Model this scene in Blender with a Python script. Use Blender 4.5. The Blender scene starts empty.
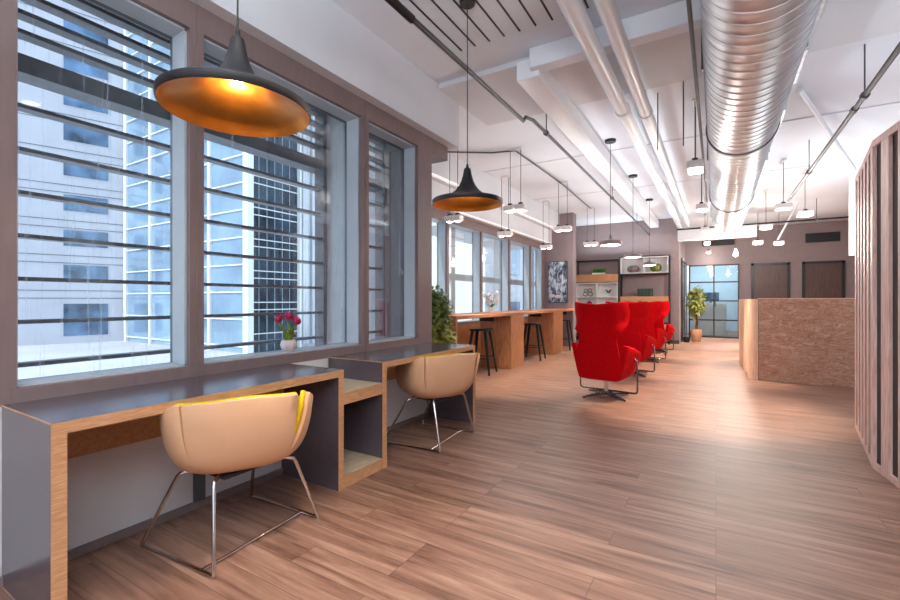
import bpy, bmesh, math, random
from mathutils import Vector, Matrix
random.seed(7)
scene = bpy.context.scene
COL = scene.collection
PI = math.pi

# ------------------------------------------------------------------ helpers
class MB:
    def __init__(s): s.bm = bmesh.new()
    def box(s, x0, x1, y0, y1, z0, z1, m=None):
        x0, x1 = min(x0, x1), max(x0, x1); y0, y1 = min(y0, y1), max(y0, y1); z0, z1 = min(z0, z1), max(z0, z1)
        v = [s.bm.verts.new(p) for p in ((x0,y0,z0),(x1,y0,z0),(x1,y1,z0),(x0,y1,z0),(x0,y0,z1),(x1,y0,z1),(x1,y1,z1),(x0,y1,z1))]
        for f in ((3,2,1,0),(4,5,6,7),(0,1,5,4),(1,2,6,5),(2,3,7,6),(3,0,4,7)): s.bm.faces.new([v[i] for i in f])
        if m is not None:
            for q in v: q.co = m @ q.co
        return s
    def prism(s, pts, z0, z1):
        a = [s.bm.verts.new((x, y, z0)) for x, y in pts]; b = [s.bm.verts.new((x, y, z1)) for x, y in pts]
        n = len(pts)
        s.bm.faces.new(a[::-1]); s.bm.faces.new(b)
        for i in range(n): s.bm.faces.new((a[i], a[(i+1)%n], b[(i+1)%n], b[i]))
        return s
    def tube(s, pts, r, n=10, closed=False):
        pts = [Vector(p) for p in pts]; N = len(pts)
        rs = r if isinstance(r, (list, tuple)) else [r]*N
        rings = []; nrm = None
        for i, p in enumerate(pts):
            if closed: t = pts[(i+1) % N]-pts[i-1]
            else: t = pts[min(i+1, N-1)]-pts[max(i-1, 0)]
            t.normalize()
            if nrm is None:
                nrm = Vector((0,0,1)) if abs(t.z) < .9 else Vector((1,0,0))
            nrm = nrm - t*nrm.dot(t); nrm.normalize()
            b = t.cross(nrm)
            rings.append([s.bm.verts.new(p+(nrm*math.cos(2*PI*k/n)+b*math.sin(2*PI*k/n))*rs[i]) for k in range(n)])
        M = N if closed else N-1
        for i in range(M):
            A, B = rings[i], rings[(i+1) % N]
            for k in range(n): s.bm.faces.new((A[k], A[(k+1)%n], B[(k+1)%n], B[k]))
        if not closed:
            s.bm.faces.new(rings[0][::-1]); s.bm.faces.new(rings[-1])
        return s
    def lathe(s, prof, c=(0,0,0), n=32):
        c = Vector(c); rings = []
        for r, z in prof:
            if r < 1e-6: rings.append([s.bm.verts.new(c+Vector((0,0,z)))])
            else: rings.append([s.bm.verts.new(c+Vector((r*math.cos(2*PI*k/n), r*math.sin(2*PI*k/n), z))) for k in range(n)])
        for A, B in zip(rings, rings[1:]):
            for k in range(n):
                a0, a1 = A[k % len(A)], A[(k+1) % len(A)]; b0, b1 = B[k % len(B)], B[(k+1) % len(B)]
                vs = []
                for q in (a0, a1, b1, b0):
                    if q not in vs: vs.append(q)
                if len(vs) > 2: s.bm.faces.new(vs)
        return s
    def cyl(s, c, r, z0, z1, n=24): return s.lathe([(0,z0),(r,z0),(r,z1),(0,z1)], (c[0],c[1],0), n)
    def ball(s, c, r, n=12, sc=(1,1,1)):
        m = n//2; c = Vector(c)
        k0 = len(s.bm.verts)
        s.lathe([(r*math.sin(PI*i/m), -r*math.cos(PI*i/m)) for i in range(m+1)], (0,0,0), n)
        s.bm.verts.ensure_lookup_table()
        for v in s.bm.verts[k0:]: v.co = Vector((v.co.x*sc[0], v.co.y*sc[1], v.co.z*sc[2]))+c
        return s
    def grid(s, fn, nu, nv, skip=None):
        V = [[s.bm.verts.new(fn(i, j)) for j in range(nv)] for i in range(nu)]
        for i in range(nu-1):
            for j in range(nv-1):
                if skip and skip(i, j): continue
                s.bm.faces.new((V[i][j], V[i+1][j], V[i+1][j+1], V[i][j+1]))
        return s
    def quad(s, *p):
        s.bm.faces.new([s.bm.verts.new(q) for q in p]); return s
    def build(s, name, mat, parent=None, loc=None, smooth=True, bevel=0, solid=0, subsurf=0, off=-1, angle=38, normals=True, seg=2):
        me = bpy.data.meshes.new(name)
        bm = s.bm
        if normals: bmesh.ops.recalc_face_normals(bm, faces=bm.faces)
        if smooth:
            for f in bm.faces: f.smooth = True
            for e in bm.edges:
                if len(e.link_faces) == 2 and e.calc_face_angle(0) > math.radians(angle): e.smooth = False
        bm.to_mesh(me); bm.free()
        me.materials.append(mat)
        o = bpy.data.objects.new(name, me); COL.objects.link(o)
        if parent: o.parent = parent
        if loc: o.location = loc
        if subsurf:
            q = o.modifiers.new('sub', 'SUBSURF'); q.levels = subsurf; q.render_levels = subsurf
        if solid:
            q = o.modifiers.new('solid', 'SOLIDIFY'); q.thickness = solid; q.offset = off
        if bevel:
            q = o.modifiers.new('bev', 'BEVEL'); q.width = bevel; q.segments = seg; q.limit_method = 'ANGLE'; q.angle_limit = math.radians(50)
        return o

def tag(o, label, cat, group=None, kind=None):
    o['label'] = label; o['category'] = cat
    if group: o['group'] = group
    if kind: o['kind'] = kind
    return o
def thing(name, label, cat, loc=(0,0,0), rz=0, group=None):
    o = bpy.data.objects.new(name, None); COL.objects.link(o)
    o.location = loc; o.rotation_euler = (0,0,rz); o.empty_display_size = .1
    return tag(o, label, cat, group)
def struct(o, label, cat):
    o['kind'] = 'structure'; return tag(o, label, cat)
def dup(root, loc, label, rz=None, group=None):
    r = root.copy(); COL.objects.link(r); r.location = loc; r['label'] = label
    if rz is not None: r.rotation_euler = (0,0,rz)
    if group: r['group'] = group
    for ch in list(root.children):
        c = ch.copy(); COL.objects.link(c); c.parent = r
        for g in list(ch.children):
            d = g.copy(); COL.objects.link(d); d.parent = c
    return r

# ------------------------------------------------------------------ materials
def srgb(r, g, b):
    f = lambda c: (c/255/12.92 if c/255 <= .04045 else ((c/255+.055)/1.055)**2.4)
    return (f(r), f(g), f(b), 1)
def newmat(name):
    m = bpy.data.materials.new(name); m.use_nodes = True
    nt = m.node_tree; nt.nodes.clear()
    out = nt.nodes.new('ShaderNodeOutputMaterial'); p = nt.nodes.new('ShaderNodeBsdfPrincipled')
    nt.links.new(p.outputs[0], out.inputs[0])
    return m, nt, p
def N(nt, t, **k):
    n = nt.nodes.new(t)
    for a, b in k.items(): setattr(n, a, b)
    return n
def mapping(nt, scale=(1,1,1), rot=(0,0,0), coord='Object'):
    tc = N(nt, 'ShaderNodeTexCoord'); mp = N(nt, 'ShaderNodeMapping')
    mp.inputs['Scale'].default_value = scale; mp.inputs['Rotation'].default_value = rot
    nt.links.new(tc.outputs[coord], mp.inputs[0]); return mp
def ramp(nt, src, stops):
    r = N(nt, 'ShaderNodeValToRGB'); e = r.color_ramp.elements
    while len(e) < len(stops): e.new(.5)
    for q, (p, c) in zip(e, stops): q.position = p; q.color = c
    nt.links.new(src, r.inputs[0]); return r
def plain(name, c, rough=.5, metal=0, var=.05, nscale=6, bump=0, bscale=200, emit=None, estr=0, coat=0, stretch=(1,1,1)):
    m, nt, p = newmat(name)
    p.inputs['Roughness'].default_value = rough; p.inputs['Metallic'].default_value = metal
    p.inputs['Coat Weight'].default_value = coat
    mp = mapping(nt, stretch); nz = N(nt, 'ShaderNodeTexNoise'); nz.inputs['Scale'].default_value = nscale; nz.inputs['Detail'].default_value = 4
    nt.links.new(mp.outputs[0], nz.inputs['Vector'])
    d = tuple(max(0, x*(1-var*2)) for x in c[:3])+(1,); l = tuple(min(1, x*(1+var*2)) for x in c[:3])+(1,)
    r = ramp(nt, nz.outputs[0], [(.3, d), (.7, l)])
    nt.links.new(r.outputs[0], p.inputs['Base Color'])
    if bump:
        n2 = N(nt, 'ShaderNodeTexNoise'); n2.inputs['Scale'].default_value = bscale
        nt.links.new(mp.outputs[0], n2.inputs['Vector'])
        b = N(nt, 'ShaderNodeBump'); b.inputs['Strength'].default_value = bump; b.inputs['Distance'].default_value = .01
        nt.links.new(n2.outputs[0], b.inputs['Height']); nt.links.new(b.outputs[0], p.inputs['Normal'])
    if emit: p.inputs['Emission Color'].default_value = emit; p.inputs['Emission Strength'].default_value = estr
    return m
def wood(name, dark, light, scale=(1,1,1), rough=.45, nscale=5):
    m, nt, p = newmat(name); p.inputs['Roughness'].default_value = rough
    mp = mapping(nt, scale); nz = N(nt, 'ShaderNodeTexNoise'); nz.inputs['Scale'].default_value = nscale; nz.inputs['Detail'].default_value = 6; nz.inputs['Distortion'].default_value = .6
    nt.links.new(mp.outputs[0], nz.inputs['Vector'])
    r = ramp(nt, nz.outputs[0], [(.32, dark), (.68, light)])
    nt.links.new(r.outputs[0], p.inputs['Base Color']); return m
def glassmat(name, tint=(1,1,1,1), refl=.5, rough=0.0):
    m = bpy.data.materials.new(name); m.use_nodes = True; nt = m.node_tree; nt.nodes.clear()
    out = N(nt, 'ShaderNodeOutputMaterial'); mx = N(nt, 'ShaderNodeMixShader'); tr = N(nt, 'ShaderNodeBsdfTransparent'); gl = N(nt, 'ShaderNodeBsdfGlossy')
    gl.inputs['Roughness'].default_value = rough
    tr.inputs[0].default_value = tint
    fr = N(nt, 'ShaderNodeFresnel'); fr.inputs[0].default_value = 1.45
    mu = N(nt, 'ShaderNodeMath', operation='MULTIPLY'); mu.inputs[1].default_value = refl
    nt.links.new(fr.outputs[0], mu.inputs[0]); nt.links.new(mu.outputs[0], mx.inputs[0])
    nt.links.new(tr.outputs[0], mx.inputs[1]); nt.links.new(gl.outputs[0], mx.inputs[2]); nt.links.new(mx.outputs[0], out.inputs[0])
    return m

M = {}
M['white'] = plain('white_paint', srgb(232,232,232), .6, var=.01)
M['ceil'] = plain('ceiling_paint', srgb(226,231,238), .75, var=.015, nscale=1.5)
M['bulk'] = plain('bulkhead_paint', srgb(210,213,218), .75, var=.02, nscale=1.5)
M['whitewall'] = plain('lower_wall_paint', srgb(214,212,212), .6, var=.02)
M['mauve'] = plain('mauve_frame', srgb(124,106,104), .45, var=.03, stretch=(6,6,1))
M['wallgrey'] = plain('wall_mauve_grey', srgb(136,122,123), .7, var=.02)
M['reveal'] = plain('painted_reveal', srgb(178,188,196), .35, var=.02)
M['alu'] = plain('window_aluminium', srgb(95,98,104), .35, .6, var=.03)
M['louvre'] = plain('louvre_metal', srgb(110,112,116), .4, .3, var=.08, nscale=14)
M['laminate'] = plain('dark_laminate', srgb(86,77,83), .2, var=.03, nscale=20)
M['laminate'].node_tree.nodes['Principled BSDF'].inputs['Specular IOR Level'].default_value = .8
M['ply'] = wood('plywood_edge', srgb(178,128,88), srgb(212,164,120), (3,3,40))
M['shelf'] = wood('birch_shelf', srgb(190,165,135), srgb(218,198,170), (14,2,14))
M['beige'] = plain('beige_shell', srgb(222,176,136), .5, var=.02)
M['yellow'] = plain('yellow_fabric', srgb(226,190,10), .8, var=.06, nscale=60, bump=.2)
M['chrome'] = plain('chrome', srgb(215,205,198), .14, 1, var=.02)
M['darkchrome'] = plain('dark_chrome', srgb(128,122,120), .2, 1, var=.02)
M['darkmetal'] = plain('dark_metal', srgb(42,40,41), .4, .5, var=.05)
M['black'] = plain('black_paint', srgb(22,22,24), .4, var=.05)
M['lampblack'] = plain('lamp_black', srgb(36,35,38), .45, .2, var=.05)
M['gold'] = plain('lamp_gold', srgb(186,120,48), .33, .9, var=.1, nscale=9)
M['red'] = plain('red_fabric', srgb(188,2,12), .8, var=.05, nscale=40, bump=.15)
M['red'].node_tree.nodes['Principled BSDF'].inputs['Specular IOR Level'].default_value = .08
M['counterwood'] = wood('counter_wood', srgb(150,96,60), srgb(190,132,88), (10,10,1.2))
M['countertop'] = wood('counter_top_wood', srgb(140,86,54), srgb(182,124,82), (12,1.2,12))
M['conduit'] = plain('dark_conduit', srgb(78,78,80), .4, .5, var=.05)
M['pipe'] = plain('white_pipe', srgb(232,235,239), .35, var=.01)
M['leaf'] = plain('leaf_green', srgb(112,134,72), .5, var=.3, nscale=14)
M['leafy'] = plain('leaf_yellow_green', srgb(168,172,84), .5, var=.3, nscale=9)
M['grass'] = plain('grass_green', srgb(60,140,40), .6, var=.25, nscale=30)
M['stem'] = plain('stem_brown', srgb(96,74,50), .8, var=.2, nscale=20)
M['stalk'] = plain('stalk_green', srgb(110,130,30), .6, var=.2, nscale=30)
M['magenta'] = plain('magenta_petal', srgb(165,15,75), .6, var=.15, nscale=40)
M['petal'] = plain('white_petal', srgb(240,236,238), .6, var=.04, nscale=30)
M['ceramic'] = plain('grey_ceramic', srgb(205,192,192), .35, var=.05, nscale=20)
M['basket'] = plain('basket_weave', srgb(170,125,95), .8, var=.2, nscale=40, bump=.5, bscale=60)
M['stud'] = wood('pink_timber', srgb(216,176,164), srgb(246,220,208), (14,14,1.2))
M['tambour'] = wood('tambour_wood', srgb(216,172,142), srgb(236,200,170), (20,20,1))
M['boxwood'] = wood('planter_wood', srgb(186,132,88), srgb(206,158,116), (2,10,14))
M['doorwood'] = wood('dark_door_veneer', srgb(66,46,42), srgb(94,70,64), (14,14,.8))
M['darkinner'] = plain('dark_grey', srgb(66,60,62), .7, var=.06)
M['soil'] = plain('soil', srgb(50,38,30), .9, var=.2)
M['dgreen'] = plain('dark_green', srgb(22,66,48), .5, var=.1)
M['greyrock'] = plain('grey_stoneware', srgb(120,112,106), .6, var=.25, nscale=16)
M['olive'] = plain('olive_glaze', srgb(104,112,44), .4, var=.2, nscale=20)
M['tan'] = plain('tan_rattan', srgb(120,96,62), .7, var=.2, nscale=60)
M['glass'] = glassmat('window_glass', (.93,.97,.99,1), .45)
M['glassfar'] = glassmat('clear_window_glass', (.95,.98,.99,1), .4)
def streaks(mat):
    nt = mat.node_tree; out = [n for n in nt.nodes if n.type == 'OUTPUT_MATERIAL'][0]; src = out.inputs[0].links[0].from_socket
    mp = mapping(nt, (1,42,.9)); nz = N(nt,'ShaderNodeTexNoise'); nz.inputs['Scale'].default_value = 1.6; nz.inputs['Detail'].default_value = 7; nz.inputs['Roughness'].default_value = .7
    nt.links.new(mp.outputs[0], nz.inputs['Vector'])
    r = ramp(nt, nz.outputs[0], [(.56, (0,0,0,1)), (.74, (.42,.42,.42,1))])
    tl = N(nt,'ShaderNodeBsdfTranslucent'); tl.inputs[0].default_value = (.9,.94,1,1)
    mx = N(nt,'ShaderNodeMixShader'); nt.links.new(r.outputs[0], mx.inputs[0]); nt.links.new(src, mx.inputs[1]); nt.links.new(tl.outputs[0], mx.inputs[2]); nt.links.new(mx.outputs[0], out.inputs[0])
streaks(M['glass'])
M['glass2'] = glassmat('partition_glass', (.86,.94,.97,1), .6)
M['led'] = plain('led_face', (1,1,1,1), .5, var=0, emit=(1,.93,.85,1), estr=14)
M['ledw'] = plain('warm_lamp_face', (1,1,1,1), .5, var=0, emit=(1,.75,.45,1), estr=14)
M['strip'] = plain('lit_edge_glow', (1,1,1,1), .5, var=0, emit=(1,.98,.95,1), estr=.3)  # faint emission imitates light falling on the bulkhead undersides
M['acrylic'] = plain('white_acrylic', srgb(228,222,220), .3, var=.02)

# duct metal: galvanised steel with mottled tone
m, nt, p = newmat('galvanised_steel'); p.inputs['Metallic'].default_value = .8; p.inputs['Roughness'].default_value = .38
mp = mapping(nt, (1,6,1)); nz = N(nt,'ShaderNodeTexNoise'); nz.inputs['Scale'].default_value = 3; nz.inputs['Detail'].default_value = 5
nt.links.new(mp.outputs[0], nz.inputs['Vector']); r = ramp(nt, nz.outputs[0], [(.3, srgb(178,178,180)), (.7, srgb(220,220,222))])
nt.links.new(r.outputs[0], p.inputs['Base Color']); M['duct'] = m

# floor planks, long side across the room
m, nt, p = newmat('floor_planks')
mp = mapping(nt, (1,1,1))
bk = N(nt,'ShaderNodeTexBrick'); bk.offset = .37; bk.offset_frequency = 3; bk.squash = 1
for k, v in (('Scale',1),('Mortar Size',.0012),('Mortar Smooth',.2),('Bias',0),('Brick Width',1.22),('Row Height',.15)): bk.inputs[k].default_value = v
bk.inputs['Color1'].default_value = (0,0,0,1); bk.inputs['Color2'].default_value = (1,1,1,1); bk.inputs['Mortar'].default_value = (.5,.5,.5,1)
nt.links.new(mp.outputs[0], bk.inputs['Vector'])
mp2 = mapping(nt, (.55,7,1)); nz = N(nt,'ShaderNodeTexNoise'); nz.inputs['Scale'].default_value = 2.2; nz.inputs['Detail'].default_value = 9; nz.inputs['Roughness'].default_value = .62; nz.inputs['Distortion'].default_value = .5
ad = N(nt,'ShaderNodeVectorMath', operation='MULTIPLY_ADD'); ad.inputs[1].default_value = (7,3,0)
nt.links.new(bk.outputs['Color'], ad.inputs[0]); nt.links.new(mp2.outputs[0], ad.inputs[2]); nt.links.new(ad.outputs[0], nz.inputs['Vector'])
g = ramp(nt, nz.outputs[0], [(.30, srgb(84,56,45)), (.44, srgb(130,95,78)), (.58, srgb(156,119,99)), (.74, srgb(184,149,128))])
tint = ramp(nt, bk.outputs['Color'], [(0, (.86,.84,.83,1)), (1, (1.0,1.0,1.0,1))])
mx = N(nt,'ShaderNodeMix', data_type='RGBA', blend_type='MULTIPLY'); mx.inputs[0].default_value = 1
nt.links.new(g.outputs[0], mx.inputs[6]); nt.links.new(tint.outputs[0], mx.inputs[7])
mo = N(nt,'ShaderNodeMix', data_type='RGBA', blend_type='MIX'); mo.inputs[7].default_value = srgb(74,54,44)
nt.links.new(bk.outputs['Fac'], mo.inputs[0]); nt.links.new(mx.outputs[2], mo.inputs[6]); nt.links.new(mo.outputs[2], p.inputs['Base Color'])
rr = N(nt,'ShaderNodeMapRange'); rr.inputs[3].default_value = .34; rr.inputs[4].default_value = .5
nt.links.new(nz.outputs[0], rr.inputs[0]); nt.links.new(rr.outputs[0], p.inputs['Roughness'])
M['floor'] = m

# oriented strand board
m, nt, p = newmat('strand_board'); p.inputs['Roughness'].default_value = .6
cols = []
for sc, rot in (((8,8,32),(0,.35,0)), ((9,9,30),(0,-.5,0)), ((12,12,26),(0,1.0,0))):
    mp = mapping(nt, sc, rot); vo = N(nt,'ShaderNodeTexVoronoi'); vo.inputs['Scale'].default_value = 1; vo.inputs['Randomness'].default_value = 1
    nz = N(nt,'ShaderNodeTexNoise'); nz.inputs['Scale'].default_value = .8
    nt.links.new(mp.outputs[0], nz.inputs['Vector'])
    a = N(nt,'ShaderNodeVectorMath', operation='MULTIPLY_ADD'); a.inputs[1].default_value = (1.6,1.6,1.6)
    nt.links.new(nz.outputs['Color'], a.inputs[0]); nt.links.new(mp.outputs[0], a.inputs[2]); nt.links.new(a.outputs[0], vo.inputs['Vector'])
    sp = N(nt,'ShaderNodeSeparateColor'); nt.links.new(vo.outputs['Color'], sp.inputs[0])
    cols.append((sp.outputs[0], sp.outputs[1]))
c0 = ramp(nt, cols[0][0], [(0, srgb(156,110,86)), (.4, srgb(172,127,102)), (.8, srgb(182,138,112)), (1, srgb(198,158,132))])
c1 = ramp(nt, cols[1][0], [(0, srgb(162,114,90)), (.5, srgb(176,131,106)), (1, srgb(192,150,124))])
c2 = ramp(nt, cols[2][0], [(0, srgb(128,88,68)), (.3, srgb(170,126,102)), (.8, srgb(184,142,118)), (1, srgb(212,182,162))])
gt = N(nt,'ShaderNodeMath', operation='GREATER_THAN'); gt.inputs[1].default_value = .5; nt.links.new(cols[1][1], gt.inputs[0])
gt2 = N(nt,'ShaderNodeMath', operation='GREATER_THAN'); gt2.inputs[1].default_value = .72; nt.links.new(cols[2][1], gt2.inputs[0])
x1 = N(nt,'ShaderNodeMix', data_type='RGBA'); nt.links.new(gt.outputs[0], x1.inputs[0]); nt.links.new(c0.outputs[0], x1.inputs[6]); nt.links.new(c1.outputs[0], x1.inputs[7])
x2 = N(nt,'ShaderNodeMix', data_type='RGBA'); nt.links.new(gt2.outputs[0], x2.inputs[0]); nt.links.new(x1.outputs[2], x2.inputs[6]); nt.links.new(c2.outputs[0], x2.inputs[7])
mp = mapping(nt, (14,14,60), (0,.25,0)); nz = N(nt,'ShaderNodeTexNoise'); nz.inputs['Scale'].default_value = 1.4; nz.inputs['Detail'].default_value = 5; nz.inputs['Distortion'].default_value = 1.5
nt.links.new(mp.outputs[0], nz.inputs['Vector']); gr = ramp(nt, nz.outputs[0], [(.3, (.62,.58,.55,1)), (.5, (.95,.94,.93,1)), (.7, (1.0,1.0,1.0,1))])
x3 = N(nt,'ShaderNodeMix', data_type='RGBA', blend_type='MULTIPLY'); x3.inputs[0].default_value = .35
mp = mapping(nt, (2.6,2.6,8), (0,.3,0)); nw = N(nt,'ShaderNodeTexNoise'); nw.inputs['Scale'].default_value = 1.5; nw.inputs['Detail'].default_value = 4; nw.inputs['Distortion'].default_value = 2.2
nt.links.new(mp.outputs[0], nw.inputs['Vector'])
cw = ramp(nt, nw.outputs[0], [(.28, srgb(128,78,56)), (.37, srgb(210,172,146)), (.43, srgb(150,98,72)), (.49, srgb(202,158,130)), (.55, srgb(146,94,68)), (.62, srgb(220,188,166)), (.72, srgb(136,86,64))])
x4 = N(nt,'ShaderNodeMix', data_type='RGBA'); x4.inputs[0].default_value = .6
nt.links.new(x2.outputs[2], x4.inputs[6]); nt.links.new(cw.outputs[0], x4.inputs[7]); nt.links.new(x4.outputs[2], x3.inputs[6]); nt.links.new(gr.outputs[0], x3.inputs[7]); nt.links.new(x3.outputs[2], p.inputs['Base Color']); M['osb'] = m

# abstract canvas
m, nt, p = newmat('abstract_canvas'); p.inputs['Roughness'].default_value = .6
mp = mapping(nt, (9,1,4)); nz = N(nt,'ShaderNodeTexNoise'); nz.inputs['Scale'].default_value = 1.3; nz.inputs['Detail'].default_value = 6; nz.inputs['Distortion'].default_value = 1.2
nt.links.new(mp.outputs[0], nz.inputs['Vector'])
c = ramp(nt, nz.outputs[0], [(.34, srgb(30,36,48)), (.46, srgb(96,112,132)), (.55, srgb(176,188,200)), (.68, srgb(226,228,230))])
nt.links.new(c.outputs[0], p.inputs['Base Color']); M['canvas'] = m

# exterior
M['facade'] = plain('pale_facade', srgb(192,192,198), .7, var=.03, nscale=.3)
M['facade2'] = plain('white_facade', srgb(232,232,232), .6, var=.02, nscale=.3)
M['podium'] = plain('podium_deck', srgb(196,194,194), .7, var=.05, nscale=.2)
M['extglass'] = plain('blue_window_glass', srgb(88,112,138), .08, .5, var=.35, nscale=.35)
M['curtain'] = plain('curtain_wall_glass', srgb(168,196,218), .08, .6, var=.12, nscale=.15)
M['darkglass'] = plain('dark_tower_glass', srgb(52,66,78), .1, .5, var=.35, nscale=.35)
M['mull'] = plain('white_mullion', srgb(238,238,236), .5, var=.01)
M['greybar'] = plain('pale_grey_bar', srgb(186,192,198), .5, var=.02)

# ------------------------------------------------------------------ the room shell
XW, XF, ZC = -2.57, -3.9, 3.45
YR, YB, XR = -3.0, 16.4, 4.4
struct(MB().box(-4.2, XR+.2, YR-.2, 20.0, -.12, 0).build('floor', M['floor'], smooth=False), 'brown wood plank floor with planks running across the room', 'floor')
struct(MB().box(-4.2, XR+.2, YR-.2, 20.0, ZC, ZC+.2).build('ceiling', M['ceil'], smooth=False), 'white painted concrete ceiling slab', 'ceiling')

# near window wall
b = MB()
b.box(-2.80, XW, YR, 3.88, .04, .75)
struct(b.build('wall_left', M['whitewall'], smooth=False), 'white wall below the near windows', 'wall')
W = [(.655,1.382),(1.4625,2.81),(2.896,3.63)]
b = MB()
b.box(-2.80, XW, YR, 3.88, 2.757, 3.45)
b.box(-2.80, XW, YR, .63, .75, 2.757)
struct(b.build('wall_left_upper', M['mauve'], smooth=False), 'mauve grey band above the near windows', 'wall')
struct(MB().box(-3.0, XW, 3.63, 3.88, .75, 2.757).build('wall_left_pier', M['mauve'], smooth=False), 'mauve brown pier at the end of the near windows', 'wall')
struct(MB().box(-4.1, -2.80, 3.88, 4.02, 0, ZC).build('wall_left_return', M['bulk'], smooth=False), 'pale return wall behind the mauve pier', 'wall')
struct(MB().box(XW-.01, -2.55, 1.40, 1.46, .04, .75).build('trim_26', M['alu'], smooth=False), 'grey vertical post on the wall below the first mullion', 'trim')
struct(MB().box(-2.58, -2.552, YR, 3.88, 0, .04).build('baseboard_left', M['mauve'], smooth=False), 'low skirting below the near windows', 'baseboard')
def make_window(name, x, y0, y1, z0, z1, depth, label, jamb=.02, fr=.03, sill=.07):
    """frame in the wall plane, painted reveals, aluminium sash and one pane"""
    b = MB()
    # reveal lining boxes (thin linings just inside the opening)
    b.box(x-depth, x-.035, y1-.012, y1, z0, z1)
    b.box(x-depth, x-.035, y0, y0+.012, z0, z1)
    b.box(x-depth, x-.035, y0, y1, z1-.012, z1)
    b.box(x-depth, x-.035, y0, y1, z0, z0+.012)
    w = struct(b.build(name, M['reveal'], smooth=False), label, 'window')
    s = MB(); xg = x-depth
    s.box(xg-.025, xg, y0, y0+.012, z0, z1); s.box(xg-.025, xg, y1-.012, y1, z0, z1)
    s.box(xg-.025, xg, y0, y1, z0, z0+.012); s.box(xg-.025, xg, y0, y1, z1-.012, z1)
    s.build('sash', M['alu'], w, smooth=False)
    MB().box(xg-.022, xg-.012, y0+.010, y1-.010, z0+.010, z1-.010).build('pane', M['glass' if x > -3 else 'glassfar'], w, smooth=False)
    return w
zs, zh = .82, 2.757
lbl = ['clear window nearest the camera, left of the first mullion', 'wide window behind the pot of magenta tulips', 'narrow window beside the mauve pier']
for i, (y0, y1) in enumerate(W):
    make_window('window_%d' % (i+1), XW, y0, y1, zs, zh, .165, lbl[i])
# mauve mullions and bottom rail
b = MB()
b.box(-2.80, XW, .63, 3.63, .75, zs)
struct(b.build('trim_1', M['mauve'], smooth=False, bevel=.003), 'mauve bottom rail under the near windows', 'trim')
for k, (y0, y1) in enumerate(((.63,.655),(1.382,1.4625),(2.81,2.896))):
    b = MB(); b.box(-2.76, XW, y0, y1, zs, zh)
    if k: b.box(XW-.001, XW+.004, (y0+y1)/2-.004, (y0+y1)/2+.004, .76, 2.91)
    struct(b.build('trim_%d' % (k+2), M['mauve'], smooth=False), ('mauve jamb at the left edge of the first window','mauve mullion between the first and the second window','mauve mullion between the second and the third window')[k], 'trim')

# bulkhead over the near windows
struct(MB().box(XW, -2.47, YR, 4.28, 2.91, ZC).build('trim_5', M['bulk'], smooth=False), 'deep pale grey bulkhead above the near windows', 'bulkhead')
struct(MB().box(-3.0, XW, 3.88, 4.28, 2.91, ZC).build('trim_6', M['bulk'], smooth=False), 'end of the pale grey bulkhead over the mauve pier', 'bulkhead')
struct(MB().box(-2.80, XW, 3.88, 4.2, 2.757, 2.91).build('trim_7', M['mauve'], smooth=False), 'mauve band running past the pier under the bulkhead', 'trim')

# far window wall
FW = [(4.3,5.14),(5.2,6.36),(6.42,7.63),(7.69,8.99),(9.05,10.28),(10.34,11.17)]
struct(MB().box(-4.12, XF, 4.02, 11.6, 0, .75).build('wall_left_far', M['counterwood'], smooth=False), 'wood panelled wall below the far windows', 'wall')
struct(MB().box(-4.12, XF, 4.02, 11.6, 2.53, ZC).build('wall_left_far_upper', M['mauve'], smooth=False), 'mauve band above the far windows', 'wall')
for i, (y0, y1) in enumerate(FW):
    make_window('window_%d' % (i+4), XF, y0, y1, .80, 2.53, .17, 'far window, number %s along the bar counter' % ['one, behind the bushy shrub','two','three, left of the white orchid','four, behind the white orchid','five','six, next to the abstract painting'][i])
b = MB(); b.box(-4.12, XF, 4.02, 11.3, .75, .80)
b.build
struct(b.build('trim_8', M['mauve'], smooth=False), 'mauve sill rail under the far windows', 'trim')
edges = [4.02]+[v for w in FW for v in w]+[11.3]
for k in range(0, len(edges), 2):
    struct(MB().box(-4.09, XF, edges[k], edges[k+1], .80, 2.53).build('trim_%d' % (9+k//2), M['mauve'], smooth=False), 'mauve mullion %s' % ['left of the first far window','after the first far window','after the second far window','after the third far window','after the fourth far window','after the fifth far window','beside the abstract painting'][k//2], 'trim')
struct(MB().box(-3.9, -3.7, 4.28, 11.3, 2.69, 3.03).build('trim_16', M['bulk'], smooth=False), 'lower grey bulkhead above the far windows', 'bulkhead')
struct(MB().box(-3.9, -3.5, 4.28, 11.3, 3.03, ZC).build('trim_17', M['bulk'], smooth=False), 'upper grey bulkhead along the far ceiling edge', 'bulkhead')
tag(MB().box(-3.76, -3.695, 4.4, 11.25, 2.678, 2.692).build('lit_edge', M['strip'], smooth=False), 'white glowing strip standing for the lit underside of the lower bulkhead above the far windows', 'light')
tag(MB().box(-3.56, -3.495, 4.4, 11.25, 3.018, 3.032).build('lit_edge', M['strip'], smooth=False), 'white glowing strip standing for the lit underside of the upper bulkhead at the ceiling edge', 'light')

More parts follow.
